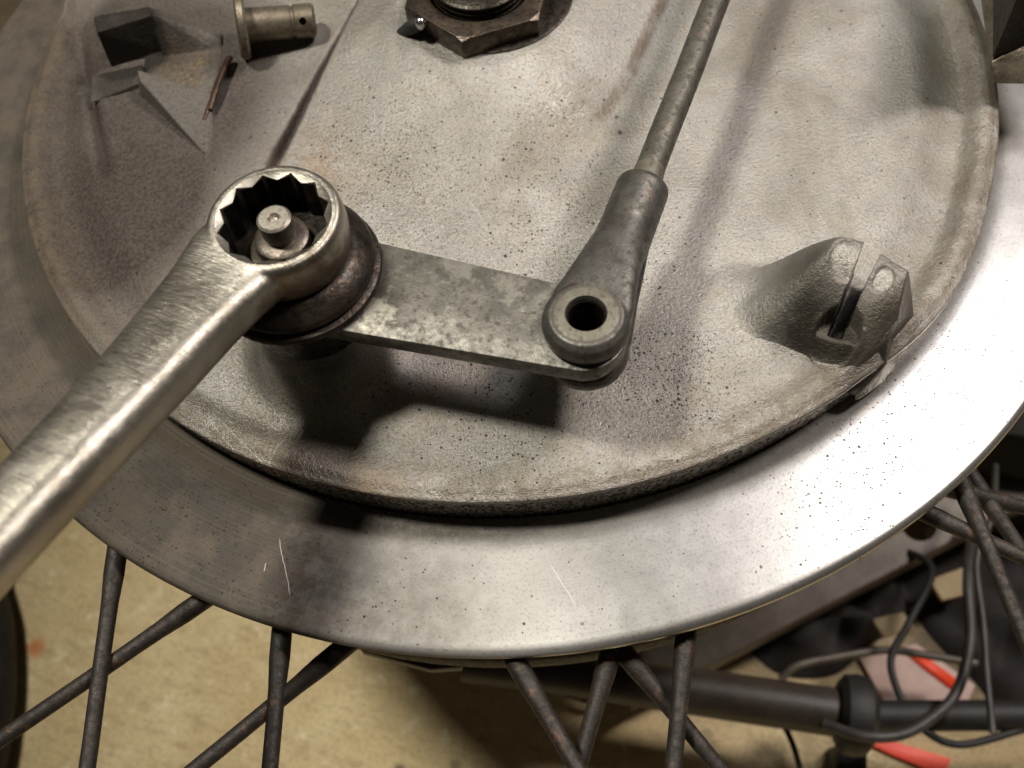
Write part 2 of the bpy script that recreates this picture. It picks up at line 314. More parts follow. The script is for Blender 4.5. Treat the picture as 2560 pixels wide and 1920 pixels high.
def lathe(name, prof, c, mat, parent=None, seg=64, sharp=35, wob=None):
    V = []; n = len(prof)
    for i in range(seg):
        t = 2 * math.pi * i / seg
        for r, z in prof:
            q = 1 + (wob(t) if wob else 0); V.append((c[0] + r * q * math.cos(t), c[1] + r * q * math.sin(t), c[2] + z))
    F = [(i * n + j, ((i + 1) % seg) * n + j, ((i + 1) % seg) * n + j + 1, i * n + j + 1) for i in range(seg) for j in range(n - 1)]
    o = raw(name, V, F, mat, parent); edgesplit(o, sharp); return o
def edgesplit(o, deg):
    bm = bmesh.new(); bm.from_mesh(o.data); bmesh.ops.remove_doubles(bm, verts=bm.verts, dist=1e-7)
    bmesh.ops.recalc_face_normals(bm, faces=bm.faces)
    for e in bm.edges:
        if len(e.link_faces) == 2 and e.calc_face_angle(0) > math.radians(deg): e.smooth = False
    bm.to_mesh(o.data); bm.free()
def catmull(P, k=8):
    P = [np.array(p, float) for p in P]; P = [2 * P[0] - P[1]] + P + [2 * P[-1] - P[-2]]; out = []
    for i in range(1, len(P) - 2):
        for j in range(k):
            t = j / k; a, b, c, d = P[i - 1:i + 3]
            out.append(.5 * (2 * b + (c - a) * t + (2 * a - 5 * b + 4 * c - d) * t * t + (3 * b - a - 3 * c + d) * t ** 3))
    out.append(P[-2]); return out
def tube(name, P, r, mat, parent=None, seg=14, flat=1.0):
    """capped tube along points P; r one radius or one per point"""
    P = [Vector(p) for p in P]; n = len(P); rr = [r] * n if not hasattr(r, '__len__') else r; V = []; F = []
    nrm = None
    for i, p in enumerate(P):
        d = (P[min(i + 1, n - 1)] - P[max(i - 1, 0)]).normalized()
        nrm = (Vector((0, 0, 1)) if abs(d.z) < .95 else Vector((1, 0, 0))) if nrm is None else nrm
        nrm = (nrm - d * nrm.dot(d)).normalized(); b = d.cross(nrm)
        for j in range(seg):
            t = 2 * math.pi * j / seg; V.append(p + (b * math.cos(t) + nrm * math.sin(t) * flat) * rr[i])
    for i in range(n - 1):
        for j in range(seg): F.append((i * seg + j, i * seg + (j + 1) % seg, (i + 1) * seg + (j + 1) % seg, (i + 1) * seg + j))
    F.append(tuple(range(seg))[::-1]); F.append(tuple((n - 1) * seg + j for j in range(seg)))
    o = raw(name, V, F, mat, parent); edgesplit(o, 50); return o
def bake(o):
    dg = bpy.context.evaluated_depsgraph_get(); dg.update()
    me = bpy.data.meshes.new_from_object(o.evaluated_get(dg)); old = o.data; o.modifiers.clear(); o.data = me; me.name = old.name
    bpy.data.meshes.remove(old); return o
def bevel(o, w, seg=2, ang=30):
    m = o.modifiers.new('b', 'BEVEL'); m.width = w * MM; m.segments = seg; m.limit_method = 'ANGLE'; m.angle_limit = math.radians(ang)
    bake(o); edgesplit(o, 40); return o
def hull(name, pts, mat, parent=None, bev=.3, seg=2, rough=0.0):
    bm = bmesh.new()
    for p in pts: bm.verts.new(Vector(p) * MM)
    bmesh.ops.convex_hull(bm, input=bm.verts)
    bmesh.ops.dissolve_limit(bm, angle_limit=math.radians(2), verts=bm.verts, edges=bm.edges)
    me = bpy.data.meshes.new(name); bm.to_mesh(me); bm.free()
    o = link(name, me, mat, parent)
    if bev: bevel(o, bev, seg)
    return o
def prism(name, outline, z0, z1, mat, parent=None, bev=.4):
    n = len(outline); V = [(x, y, z0) for x, y in outline] + [(x, y, z1) for x, y in outline]
    F = [tuple(range(n))[::-1], tuple(range(n, 2 * n))] + [(i, (i + 1) % n, n + (i + 1) % n, n + i) for i in range(n)]
    o = raw(name, V, F, mat, parent)
    if bev: bevel(o, bev)
    return o
def cut(o, cutters, op='DIFFERENCE'):
    for c in cutters:
        m = o.modifiers.new('c', 'BOOLEAN'); m.operation = op; m.object = c; m.solver = 'EXACT'
    bake(o)
    for c in cutters: bpy.data.objects.remove(c)
    edgesplit(o, 35); return o
def fuse(o, voxel, smooth=4, fac=.5):
    m = o.modifiers.new('r', 'REMESH'); m.mode = 'VOXEL'; m.voxel_size = voxel * MM; m.use_smooth_shade = True
    if smooth:
        s = o.modifiers.new('s', 'SMOOTH'); s.iterations = smooth; s.factor = fac
    bake(o); return o
def join(objs):
    """merge scratch meshes into one mesh object (the first)"""
    bm = bmesh.new()
    for o in objs: bm.from_mesh(o.data)
    bm.to_mesh(objs[0].data); bm.free()
    for o in objs[1:]: bpy.data.objects.remove(o)
    return objs[0]
def tag(o, label=None, cat=None, group=None, kind=None):
    for k, v in (('label', label), ('category', cat), ('group', group), ('kind', kind)):
        if v: o[k] = v
    return o
def thing(name, loc, label, cat, group=None):
    o = bpy.data.objects.new(name, None); COL.objects.link(o); o.location = Vector(loc) * MM; o.empty_display_size = .01
    bpy.context.view_layer.update(); return tag(o, label, cat, group)
def sst(a, b, x):
    t = np.clip((x - a) / (b - a), 0, 1); return t * t * (3 - 2 * t)
def polyline_sd(x, y, P):
    """signed distance to an open polyline; positive on its left"""
    best = np.full(x.shape, 1e9); sg = np.zeros(x.shape)
    for (x0, y0), (x1, y1) in zip(P[:-1], P[1:]):
        dx, dy = x1 - x0, y1 - y0; L2 = dx * dx + dy * dy
        t = np.clip(((x - x0) * dx + (y - y0) * dy) / L2, 0, 1); ex = x - x0 - t * dx; ey = y - y0 - t * dy
        d = np.hypot(ex, ey); c = dx * ey - dy * ex; m = d < best - 1e-6
        best = np.where(m, d, best); sg = np.where(m, np.sign(c), sg)
    return best * sg

# ------------------------------------------------------------------ floor
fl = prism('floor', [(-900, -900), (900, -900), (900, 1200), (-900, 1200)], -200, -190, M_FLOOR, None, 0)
tag(fl, kind='structure')

# ------------------------------------------------------------------ wheel: hub flange and spokes
wheel = thing('motorcycle_wheel', (0, 0, -30), 'spoked wheel lying flat whose wide bare aluminium hub flange rings the round brake plate', 'wheel')
fp = [(97.6, -16), (97.6, -10.9), (99.4, -10.8), (100.6, -10.55), (102.4, -10.47)]
fp += [(r, -10.45 - .002 * (r - 103)) for r in np.linspace(103, 118.9, 12)] + [(119.8, -10.55), (120.4, -10.8), (120.8, -11.3), (120.95, -12), (120.7, -12.8), (120, -13.4), (118, -13.6), (104, -13.6), (97.6, -16)]
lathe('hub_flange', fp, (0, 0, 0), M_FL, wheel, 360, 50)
lathe('hub_shell', [(116.4, -13.5), (116.6, -15), (115.5, -18), (113, -19.5), (112, -40), (113.6, -42), (113.6, -47), (112, -48), (0, -48)], (0, 0, 0), M_SPOKE, wheel, 200, 40)
SP = [((-78.3, -91.7, -15.5), (-82.5, -126.8, -20)), ((-63.5, -101.7, -18), (-98.6, -120.0, -22)), ((-50.0, -109.5, -18), (-52.5, -130.8, -20)), ((-40.3, -113.5, -18.5), (-65.2, -128.7, -22)),
      ((-11.2, -120.2, -15.2), (-3.7, -137.3, -16.5)), ((4.6, -119.3, -18.2), (-3.6, -136.6, -21.5)), ((6.1, -119.3, -19), (19, -138.6, -25)), ((16.9, -118.9, -17.2), (11.1, -138.8, -19)),
      ((68.5, -98.6, -16.6), (70.3, -125.5, -17.5)), ((60.3, -102.0, -18.5), (74.8, -113.2, -18)), ((73.5, -95.2, -23.5), (78.6, -109, -26)), ((72.7, -99, -23.5), (81.5, -101.6, -26))]
for i, (a, b) in enumerate(SP):
    a = Vector(a); b = Vector(b); d = (b - a).normalized(); p = [a - d * 7, a, a + d * 4, a + d * 9, a + d * 14]; R = [1.75, 1.75, 1.75, 1.45, 1.38]
    for q in range(1, 12): p.append(a + d * (14 + q * 9.0) + Vector((random.uniform(-.12, .12), 0, random.uniform(-.1, .1)))); R.append(1.36)
    if i in (8, 9, 10, 11): R = [r * .95 for r in R]
    tube('spoke', p, R, M_SPOKE, wheel, 16)

# ------------------------------------------------------------------ brake plate
plate = thing('brake_plate', (0, 0, 0), 'cast grey aluminium brake plate, round and speckled, covering the wheel hub', 'brake plate')
RIDGE = [(48, 36), (33.4, 4.6), (24.5, -12.5), (16.5, -22.5), (9.4, -27), (0.2, -39.5), (-6.3, -52.2), (-14, -64), (-20, -76)][::-1]
LINE = [(-47.3, -28), (-46.3, -26.2), (-36.7, -5.3), (-26.5, 16.1), (-15, 40)]
PADL = [(-82, -48), (-78.7, -20.8), (-84.4, 2), (-92, 30)]
PX, PY = -37.1, -65.0
def plate_h(x, y):
    r = np.hypot(x, y); th = np.degrees(np.arctan2(y, x))
    soft = np.clip(np.abs(np.abs(th + 90) - 0) / 60, .0, 1)            # the roll-off is wider at the sides than at the front
    h = -2.6 * soft * (sst(82, 91, r) - .8 * sst(91.5, 95.6, r)) - .7 * sst(96.2, 98.4, r) - .5 * (1 - soft) * sst(90, 97, r)
    sd = polyline_sd(x, y, RIDGE)                                         # inside (left of) the ridge is positive
    wr = np.clip((y + 62) / 70, 0, 1); wid = 10.5 - 1.5 * wr
    bridge = sst(-wid, wid, sd) * (2.2 + 1.4 * sst(-60, 5, y))
    sl = polyline_sd(x, y, PADL)                                        # positive left of pad edge
    lw = 1.0 + 12 * sst(-8, -30, y)
    bridge = bridge * (1 - sst(-12, 12, sl)) * sst(-86, -50, y + .35 * x)
    rh = np.hypot(x + 2.1, y - 3.9)
    hub = (9.9 - 3.6) * (1 - np.clip((rh - 17) / 30, 0, 1)) ** 1.5 * sst(-12, 12, sd)
    ld = polyline_sd(x, y, LINE)
    pad = -1.5 * np.exp(-(sl / 1.5) ** 2) * sst(-26, -12, y) + sst(-.35, .35, ld) * sst(-34, -20, y - .1 * x) * (1 - sst(-12, 12, sl)) * (1.0 - .05 * np.clip(ld, 0, 40)) - 1.7 * np.exp(-(ld / .55) ** 2) * sst(-36, -26, y - .1 * x)
    h = h + np.maximum(bridge + hub * (1 - sst(-.35, .35, ld)), 0) + pad
    rb = np.hypot(x - PX, y - PY)
    boss = 11.5 * (1 - np.clip((rb - 8.8) / 8.0, 0, 1)) ** 2.6
    h = np.where(rb < 8.8, np.maximum(h, 11.5), h + np.where(rb < 17, boss, 0))
    # shallow casting unevenness
    h = h + .05 * np.sin(x * .11 + 1.3) * np.cos(y * .09 + .4)
    h = h - .55 * np.exp(-((sd + 2) / 1.6) ** 2) * sst(-30, -14, y)
    # fillet round the cable lug
    u = (x - 52) * .85 - (y + 73) * .53; v = (x - 52) * .53 + (y + 73) * .85
    h = h + 2.2 * np.exp(-((np.clip(np.abs(u + 3) - 5, 0, 99) / 5.0) ** 2 + (np.clip(np.abs(v + 2) - 5, 0, 99) / 4.0) ** 2))
    return h
ang = np.concatenate([np.arange(168, 384, .42), np.arange(384, 528, 1.5)]) * math.pi / 180
rad = np.concatenate([np.linspace(6, 84, 170, endpoint=False), np.linspace(84, 98.0, 50), [98.3, 98.55]])
A, R_ = np.meshgrid(ang, rad, indexing='ij'); deg = np.degrees(A)
bulge = 1 + .022 * np.exp(-((((deg + 46 + 180) % 360 - 180) / 13.) ** 2)) * sst(60, 99, R_)        # the plate bulges under the cable lug
X = R_ * bulge * np.cos(A); Y = R_ * bulge * np.sin(A); Z = plate_h(R_ * np.cos(A), R_ * np.sin(A))
Z[:, -1] -= .22
Vg = np.stack([X, Y, Z], -1).reshape(-1, 3)
gridmesh('plate_face', Vg, len(ang), len(rad), M_CAST, plate, True)
# rim wall: a smooth machined lip above a pitted cast band
nA = len(ang); eX, eY, eZ = X[:, -1], Y[:, -1], Z[:, -1]
def ring(offs, name, mat):
    V = np.zeros((nA, len(offs), 3)); rr = np.hypot(eX, eY)
    for j, (dr, z, ab) in enumerate(offs):
        k = (rr + dr) / rr; V[:, j, 0] = eX * k; V[:, j, 1] = eY * k; V[:, j, 2] = z if ab else eZ + z
    return gridmesh(name, V.reshape(-1, 3), nA, len(offs), mat, plate, True)
ring([(0, 0, 0), (.06, -.2, 0), (.06, -.8, 0), (-.3, -1.0, 0)], 'rim_lip', M_CAST)
ring([(-.3, -1.0, 0), (-.5, -1.1, 0), (-.7, -2.6, 0), (-1.6, -2.9, 0), (-1.6, -6.8, 1), (-1.5, -9.2, 1), (-1.5, -11.5, 1), (-1.2, -16, 1)], 'rim_wall', M_PIT)

# cable lug (slotted ear) standing on the right edge
def lug_g(u, v):
    smin = lambda a, b, k_: np.minimum(a, b) - np.maximum(k_ - np.abs(a - b), 0) ** 2 / (4 * k_)
    g = smin(12.4 + 0 * u, 12 + (6.3 - .36 * np.abs(u + 1) - v) * 4.0, .8)
    g = smin(g, 12 + (u + 5.9) * 1.04, 1.2); g = smin(g, 11.9 + .66 * (v - .8), 1.0); g = smin(g, 9 + 1.35 * (v + 3.2), 1.2); g = smin(g, 11.5 + (6.9 - u) * 3.0, .9)
    g = smin(g, 11.2 + .62 * (u + 7) + .8 * (v + .5), 1.0)
    fair = 3.2 * sst(-27, -9, u) * (1 - sst(4, 9, u)) * np.exp(-((v + 1.5) / 4.6) ** 2) - .25
    g = -smin(-g, -fair, 1.2)
    for cu, cv, au, av in ((-2.9, 1.5, 2.9, 3.3), (3.5, .6, 1.6, 2.3)):       # worn flats on the two jaws
        e = ((u - cu) / au) ** 2 + ((v - cv) / av) ** 2; g = g - .45 * (1 - sst(.7, 1.15, e))
    seat = np.hypot(u + .1, (v + 7.3)) - 3.4
    g = np.where(seat < .25, np.minimum(g, 2.6 + 14 * sst(-.1, .25, seat)), g) + .3 * np.exp(-((seat - .5) / .35) ** 2) * (v < -6)
    sw = np.abs(u + .1 - .05 * v) - (1.12 + .05 * np.clip(v, 0, 9))
    g = np.where((sw < .2) & (v > -7.2), np.minimum(g, -.05 + 18 * sst(-.05, .2, sw)), g)
    return g
uu = np.arange(-28, 12.01, .2); vv = np.arange(-16, 9.51, .2); Ug, Vv = np.meshgrid(uu, vv, indexing='ij'); G = lug_g(Ug, Vv)
edge = np.minimum.reduce([(Ug - uu[0]), (uu[-1] - Ug), (Vv - vv[0]), (vv[-1] - Vv)]); 
LX = 52 + .85 * Ug + .53 * Vv; LY = -73 - .53 * Ug + .85 * Vv
LB = plate_h(LX, LY); rr_ = np.hypot(LX, LY); LB = np.where(rr_ > 98, -6, LB)
LZ = LB + G
LZ = np.where(edge < .3, -5, LZ)
lim = 98.55 * (1 + .022 * np.exp(-((np.degrees(np.arctan2(LY, LX)) + 46) / 13.) ** 2)) + .35
out_ = rr_ > lim; kq = np.where(out_, (lim + np.clip(rr_ - lim, 0, .3)) / rr_, 1)
LZ = np.where(out_, np.maximum(-7.5, LZ - 14 * (rr_ - lim)), LZ); LZ = np.where(rr_ > lim + 1.2, -8, LZ)
lug = gridmesh('cable_lug', np.stack([LX * kq, LY * kq, LZ], -1).reshape(-1, 3), len(uu), len(vv), M_LUG, plate)
lug.data.materials.append(M_BLACKOIL)  # slot faces blackened to stand for shade inside the slot
slotm = ((np.abs(Ug + .1 - .05 * Vv) - (1.12 + .05 * np.clip(Vv, 0, 9)) < .17) & (Vv > -7.4) & (LZ - LB < 11.2)).ravel()
nv_ = len(vv)
for p in lug.data.polygons:
    if all(slotm[q] for q in p.vertices): p.material_index = 1
drop = ((rr_ > lim + 2.5) | ((G < -.12) & (G > -.22)) | (edge < .3) | ((G <= -.22) & ~slotm.reshape(G.shape))).ravel()
bm = bmesh.new(); bm.from_mesh(lug.data); bm.verts.ensure_lookup_table()
bmesh.ops.delete(bm, geom=[bm.verts[i] for i in np.nonzero(drop)[0]], context='VERTS'); bm.to_mesh(lug.data); bm.free()

# torque anchor at the upper left: block with painted shade, two gussets and a greasy pocket between them
ph = lambda x, y: float(plate_h(np.array(float(x)), np.array(float(y))))
on = lambda x, y, d: (x, y, ph(x, y) + d)                      # a point d mm above the plate
parts_ = [hull('scratch', P_, M_ANCHOR, None, 0) for P_ in (
    [(-80.3, 14.0, 11), (-69.4, 14.6, 11), (-68.3, 12.0, 11), (-79.5, 9.6, 10.6), (-80.8, 14, 1), (-69, 14.5, 1), (-67.0, 10.2, 2), (-79.8, 8.6, 2)],
    [(-69.6, 15.0, 11), (-69.0, 13.0, 11), on(-56.2, 10.4, 1.2), on(-56.6, 9.4, 1.0), (-68.3, 7.8, 2.2), (-56.0, 7.6, 2.6), (-70, 17, 2), (-56, 16, 2)],
    [on(-83.6, 6.4, 1.6), on(-72.4, 5.7, 1.7), on(-71.6, .9, 1.5), on(-83.3, .8, 1.4), (-84, 6.8, 1), (-71.8, 6.6, 1), (-71.2, .2, 1), (-84, .2, 1)],
    [on(-72.0, 1.2, 4.4), on(-71.2, -2.0, 4.2), on(-57.6, -6.0, 1.7), on(-72.6, 4.4, -1), on(-57.0, -4.4, -1), on(-58.4, -19.9, .3), on(-59.2, -19.8, .2), on(-73.2, -1.2, -1), on(-58, -21.5, -1), on(-56.8, -19, -1)],
    [on(-85, 8, .3), on(-56, 8, .2), on(-57, -4, .2), on(-72, -1, .3), on(-84, 0, .3), on(-70, 17, .3), (-85, 8, -1), (-56, 8, -1), (-57, -4, -1), (-72, -1, -1), (-84, 0, -1), (-70, 17, -1)])]
boss = join(parts_); boss.name = 'anchor_boss'; fuse(boss, .22, 4); boss.parent = plate; edgesplit(boss, 60)

# ------------------------------------------------------------------ axle nut, washer, axle end
HN = (-2.1, 3.9, -3)
nut = thing('axle_nut', (HN[0], HN[1], 10), 'large oily brown hexagon nut on the wheel axle at the top edge', 'nut')
hexv = lambda R, ph_: [(HN[0] + R * math.cos(ph_ + i * math.pi / 3), HN[1] + R * math.sin(ph_ + i * math.pi / 3)) for i in range(6)]
body = prism('nut_body', hexv(15.3, math.radians(-108)), 9.8, 14.5, M_NUT, None, .2)
cone = lathe('scratch', [(0, 27.5), (4.3, 27.5), (14.2, 17.6), (16.2, 16.3), (16.2, 9), (0, 9)], HN, M_NUT, None, 96)
cut(body, [cone], 'INTERSECT')
hole = lathe('scratch', [(0, 31), (10.2, 31), (10.2, 8), (0, 8)], HN, M_BLACKOIL, None, 72)
cut(body, [hole]); body.parent = nut; body.matrix_parent_inverse = nut.matrix_world.inverted(); bevel(body, .12, 2, 25)
lathe('washer', [(9.8, 13.3), (15.9, 13.3), (16.4, 13.1), (16.4, 11.0), (9.8, 11.0), (9.8, 13.3)], (HN[0] + 2.2, HN[1] + 2.2, -3), M_BLACKOIL, nut, 90)
tube('lock_tab', [(-18.6, -.3, 9), (-17.0, -1.8, 11), (-15.4, -2.8, 12.6), (-14.2, -3.4, 13.6)], [1.0, 1.3, 1.5, 1.0], M_RUBBER, nut, 14)
lathe('solder_bead', [(0, 1.3), (.5, 1.2), (.95, .8), (1.15, .1), (1.0, -.8), (0, -1.2)], (-14.2, -4.2, 14.2), mat_steel('bright_lead', (.6, .6, .62), (.7, .7, .72), (.4, .4, .42), .2, 1.0), nut, 20, 80)
ax = lathe('wheel_axle', [(0, 20), (8.8, 20), (9.4, 19.6), (9.4, 19), (9.0, 18.6), (9.4, 18.2), (9.4, 17.8), (9.0, 17.4), (9.4, 17), (9.4, 12), (0, 12)], HN, M_BLACKOIL, None, 72, 40)
tag(ax, 'black threaded axle end standing in the big brown nut', 'axle')

# ------------------------------------------------------------------ brake cam spindle with its collar, lever, rod
spin = thing('cam_spindle', (PX, PY, 12), 'short round steel spindle end seen inside the spanner ring', 'spindle')
lathe('stud', [(0, 34.9), (.55, 34.9), (.75, 35.45), (.95, 35.6), (2.2, 35.6), (2.55, 35.3), (2.55, 32.5), (2.3, 32.2), (2.3, 30), (0, 30)], (PX, PY, 0), M_STUD, spin, 48)
lathe('shoulder', [(1.5, 31.4), (3.5, 31.4), (4.1, 31.0), (4.2, 29.9), (4.0, 29.7), (4.25, 29.4), (4.0, 29.1), (4.3, 28.9), (5.3, 28.6), (5.5, 28.2), (5.5, 27.3), (2, 27.3)], (PX, PY, 0), M_SHOULDER, spin, 48)
lathe('spindle_shaft', [(5.0, 27.2), (5.0, 9), (0, 9)], (PX, PY, 0), M_BLACKOIL, spin, 40)
col = thing('spindle_nut', (PX, PY, 22), 'rust brown oily flanged nut clamping the lever under the spanner', 'nut')
lathe('flange_washer', [(5.2, 23.5), (12.9, 23.5), (13.5, 23.2), (13.7, 22.7), (13.6, 22.15), (5.2, 22.1), (5.2, 23.5)], (PX, PY, 0), M_COLLAR, col, 96)
lathe('nut_collar', [(5.2, 27.6), (9.9, 27.6), (10.6, 27.3), (11.6, 26.4), (12.6, 25.6), (12.9, 25.0), (12.9, 24.2), (12.5, 23.6), (5.2, 23.55)], (PX, PY, 0), M_COLLAR, col, 96)
lathe('nut_top_shade', [(5.2, 27.75), (9.2, 27.75), (9.5, 27.5), (5.2, 27.4)], (PX, PY, 0), M_BLACKOIL, col, 60)  # black disc added to darken the floor inside the ring
ld_ = Vector((6.0 - PX, -82.6 - PY)).normalized(); ln_ = Vector((-ld_.y, ld_.x))
lever = thing('brake_lever', (PX, PY, 19), 'flat mottled grey steel lever arm running from the spindle to the clevis', 'lever')
EYE = Vector((6.0, -82.6)); L_ = (EYE - Vector((PX, PY))).length; out = []
for i in range(25): t = math.pi / 2 + math.pi * i / 24; out.append((8.9 * math.cos(t), 8.9 * math.sin(t)))
for i in range(25): t = -math.pi / 2 + math.pi * i / 24; out.append((L_ + 6.2 * math.cos(t), 7.0 * math.sin(t)))
arm = prism('arm', [tuple(Vector((PX, PY)) + ld_ * a + ln_ * b) for a, b in out], 18.7, 22, M_LEVER, lever, .35)
cut(arm, [lathe('scratch', [(0, 30), (2.7, 30), (2.7, 12), (0, 12)], (EYE.x, EYE.y, 0), M_LEVER, None, 40)])
lathe('lever_boss', [(0, 18.6), (10.5, 18.6), (10.8, 18.2), (10.4, 13.5), (9.6, 11.0), (0, 11.0)], (PX, PY, 0), M_BLACKOIL, lever, 64)

rod = thing('brake_rod', (EYE.x, EYE.y, 20), 'round dull grey brake rod with a dark forged clevis on the lever end', 'brake rod')
rd = Vector((.452, .892)).normalized(); rn = Vector((-rd.y, rd.x)); RZ = 21.2
def rp(a, b, z): q = EYE + rd * a + rn * b; return (q.x, q.y, z)
def loft(name, S_, mat, NS=36):
    V = []
    for a, hw, zb, zt, q in S_:
        for jj in range(NS):
            t = 2 * math.pi * jj / NS; c, n_ = math.cos(t), math.sin(t)
            V.append(rp(a, hw * abs(c) ** (2 / q) * (1 if c > 0 else -1), (zb + zt) / 2 + (zt - zb) / 2 * abs(n_) ** (2 / q) * (1 if n_ > 0 else -1)))
    F = [(i * NS + jj, i * NS + (jj + 1) % NS, (i + 1) * NS + (jj + 1) % NS, (i + 1) * NS + jj) for i in range(len(S_) - 1) for jj in range(NS)]
    return raw(name, V, F + [tuple(range(NS))[::-1], tuple((len(S_) - 1) * NS + jj for jj in range(NS))], mat)
top = loft('scratch', [(-1, 6.2, 22.5, 26.5, 3.5), (3.5, 6.15, 22.5, 26.5, 3.5), (6.5, 5.5, 22.5, 26.5, 3.2), (10, 4.9, 22.3, 26.4, 2.8), (14, 4.6, 20, 26.1, 2.4), (17, 4.5, 17.0, 25.8, 2.1), (20, 4.4, 16.8, 25.6, 2), (28.4, 4.35, 16.9, 25.5, 2), (29.2, 4.2, 17.1, 25.3, 2), (29.6, 3.6, 17.7, 24.8, 2)], M_CLEVIS)
bot = loft('clevis', [(-1, 6.2, 14.6, 18.2, 3.5), (3.5, 6.15, 14.6, 18.2, 3.5), (6.5, 5.7, 14.8, 18.2, 3.2), (10, 5.1, 15.2, 18.4, 2.9), (14, 4.7, 15.9, 20, 2.5), (19, 4.2, 17.2, 23, 2.1)], M_CLEVIS)
for z0_, z1_ in ((22.3, 26.5), (14.4, 18.2)):
    join([bot, lathe('scratch', [(0, z1_), (5.4, z1_), (6.3, z1_ - .9), (6.6, (z0_ + z1_) / 2), (6.4, z0_ + .5), (5.8, z0_), (0, z0_)], (EYE.x, EYE.y, 0), M_CLEVIS, None, 56)])
cl = join([bot, top]); fuse(cl, .2, 7)
cut(cl, [lathe('scratch', [(0, 35), (3.1, 35), (3.1, 26.5), (2.8, 26.0), (2.75, 5), (0, 5)], (EYE.x, EYE.y, 0), M_CLEVIS, None, 56)])
cl.parent = rod; cl.matrix_parent_inverse = rod.matrix_world.inverted(); edgesplit(cl, 40)
lathe('eye_hole_shade', [(2.81, 25.8), (2.62, 25.6), (2.62, 16.2), (0, 16.0)], (EYE.x, EYE.y, 0), M_BLACKOIL, rod, 40)  # black lining and bottom added to make the eye hole dark
lathe('eye_face', [(3.0, 26.35), (3.1, 26.62), (4.4, 26.62), (4.9, 26.5), (5.1, 26.2), (3.0, 26.2), (3.0, 26.35)], (EYE.x, EYE.y, 0), M_TAN, rod, 56, 60)
pts = [rp(a, .05 * math.sin(a * .2), RZ) for a in np.linspace(24, 150, 40)]
tube('shank', pts, 2.42, M_ROD, rod, 32)
tube('neck', [rp(28, 0, RZ), rp(29.3, 0, RZ), rp(32.5, 0, RZ), rp(33.3, 0, RZ)], [2.6, 2.6, 2.52, 2.4], M_TAN, rod, 32)

# ------------------------------------------------------------------ ring spanner
ZT = 36.0
ringm = lathe('ring_spanner', [(8.0, ZT - 8.4), (9.3, ZT - 8.4), (10.0, ZT - 7.6), (10.35, ZT - 4), (10.15, ZT - 1.2), (9.75, ZT - .3), (9.3, ZT), (8.0, ZT), (8.0, ZT - 8.4)], (PX, PY, 0), M_SPAN, None, 96)
hd = Vector((-28.5, -49.3, 0)).normalized(); sd_ = Vector((-hd.y, hd.x, 0))
secs = []                                        # distance from ring centre, centre height, half width, half height, squareness
for d, of, z, a, b, q in ((2.5, -1.6, 31.9, 9.2, 3.9, 3.6), (6, -2.3, 31.9, 8.6, 4.0, 3.6), (10, -2.8, 32.0, 7.7, 4.05, 3.5), (14, -3.1, 32.4, 7.0, 4.2, 3.3), (19, -3.2, 33.4, 6.6, 4.35, 3.1), (26, -2.7, 35.2, 6.2, 4.4, 2.9), (34, -2.2, 37.7, 5.85, 4.4, 2.7), (45, -1.8, 41, 5.4, 4.4, 2.6), (60, -1.7, 45, 5.1, 4.4, 2.5), (85, -1.6, 51, 5.1, 4.4, 2.5)):
    secs.append((d, of, z, a, b, q))
V = []; NS = 40
for d, of, z, a, b, q in secs:
    for j in range(NS):
        t = 2 * math.pi * j / NS; c, s_ = math.cos(t), math.sin(t)
        V.append(Vector((PX, PY, z)) + hd * d + sd_ * (of + a * abs(c) ** (2 / q) * (1 if c > 0 else -1)) + Vector((0, 0, b * abs(s_) ** (2 / q) * (1 if s_ > 0 else -1))))
F = [(i * NS + j, i * NS + (j + 1) % NS, (i + 1) * NS + (j + 1) % NS, (i + 1) * NS + j) for i in range(len(secs) - 1) for j in range(NS)]
F += [tuple(range(NS))[::-1], tuple((len(secs) - 1) * NS + j for j in range(NS))]
han = raw('scratch', V, F, M_SPAN)
sm = han.modifiers.new('s', 'SUBSURF'); sm.levels = 1; bake(han)
solid = lathe('scratch', [(0, ZT - 8.4), (9.3, ZT - 8.4), (10.0, ZT - 7.6), (10.35, ZT - 4), (10.15, ZT - 1.2), (9.75, ZT - .3), (9.3, ZT), (0, ZT)], (PX, PY, 0), M_SPAN, None, 96)
bpy.data.objects.remove(ringm)
han.name = 'ring_spanner'; sp = join([han, solid]); fuse(sp, .24, 16)
teeth = []
for i in range(24):
    t = math.radians(11) + i * math.pi / 12; r_ = 8.35 if i % 2 == 0 else 7.35
    teeth.append((PX + r_ * math.cos(t), PY + r_ * math.sin(t)))
cut(sp, [prism('scratch', teeth, ZT - 12, ZT + 6, M_SPAN, None, 0), lathe('scratch', [(0, ZT + 4), (12.6, ZT + 4), (8.55, ZT - .12), (7.2, ZT - .75), (0, ZT - .75)], (PX, PY, 0), M_SPAN, None, 96)])
edgesplit(sp, 32)
tag(sp, 'brushed steel ring spanner with twelve point ring set over the spindle', 'spanner')

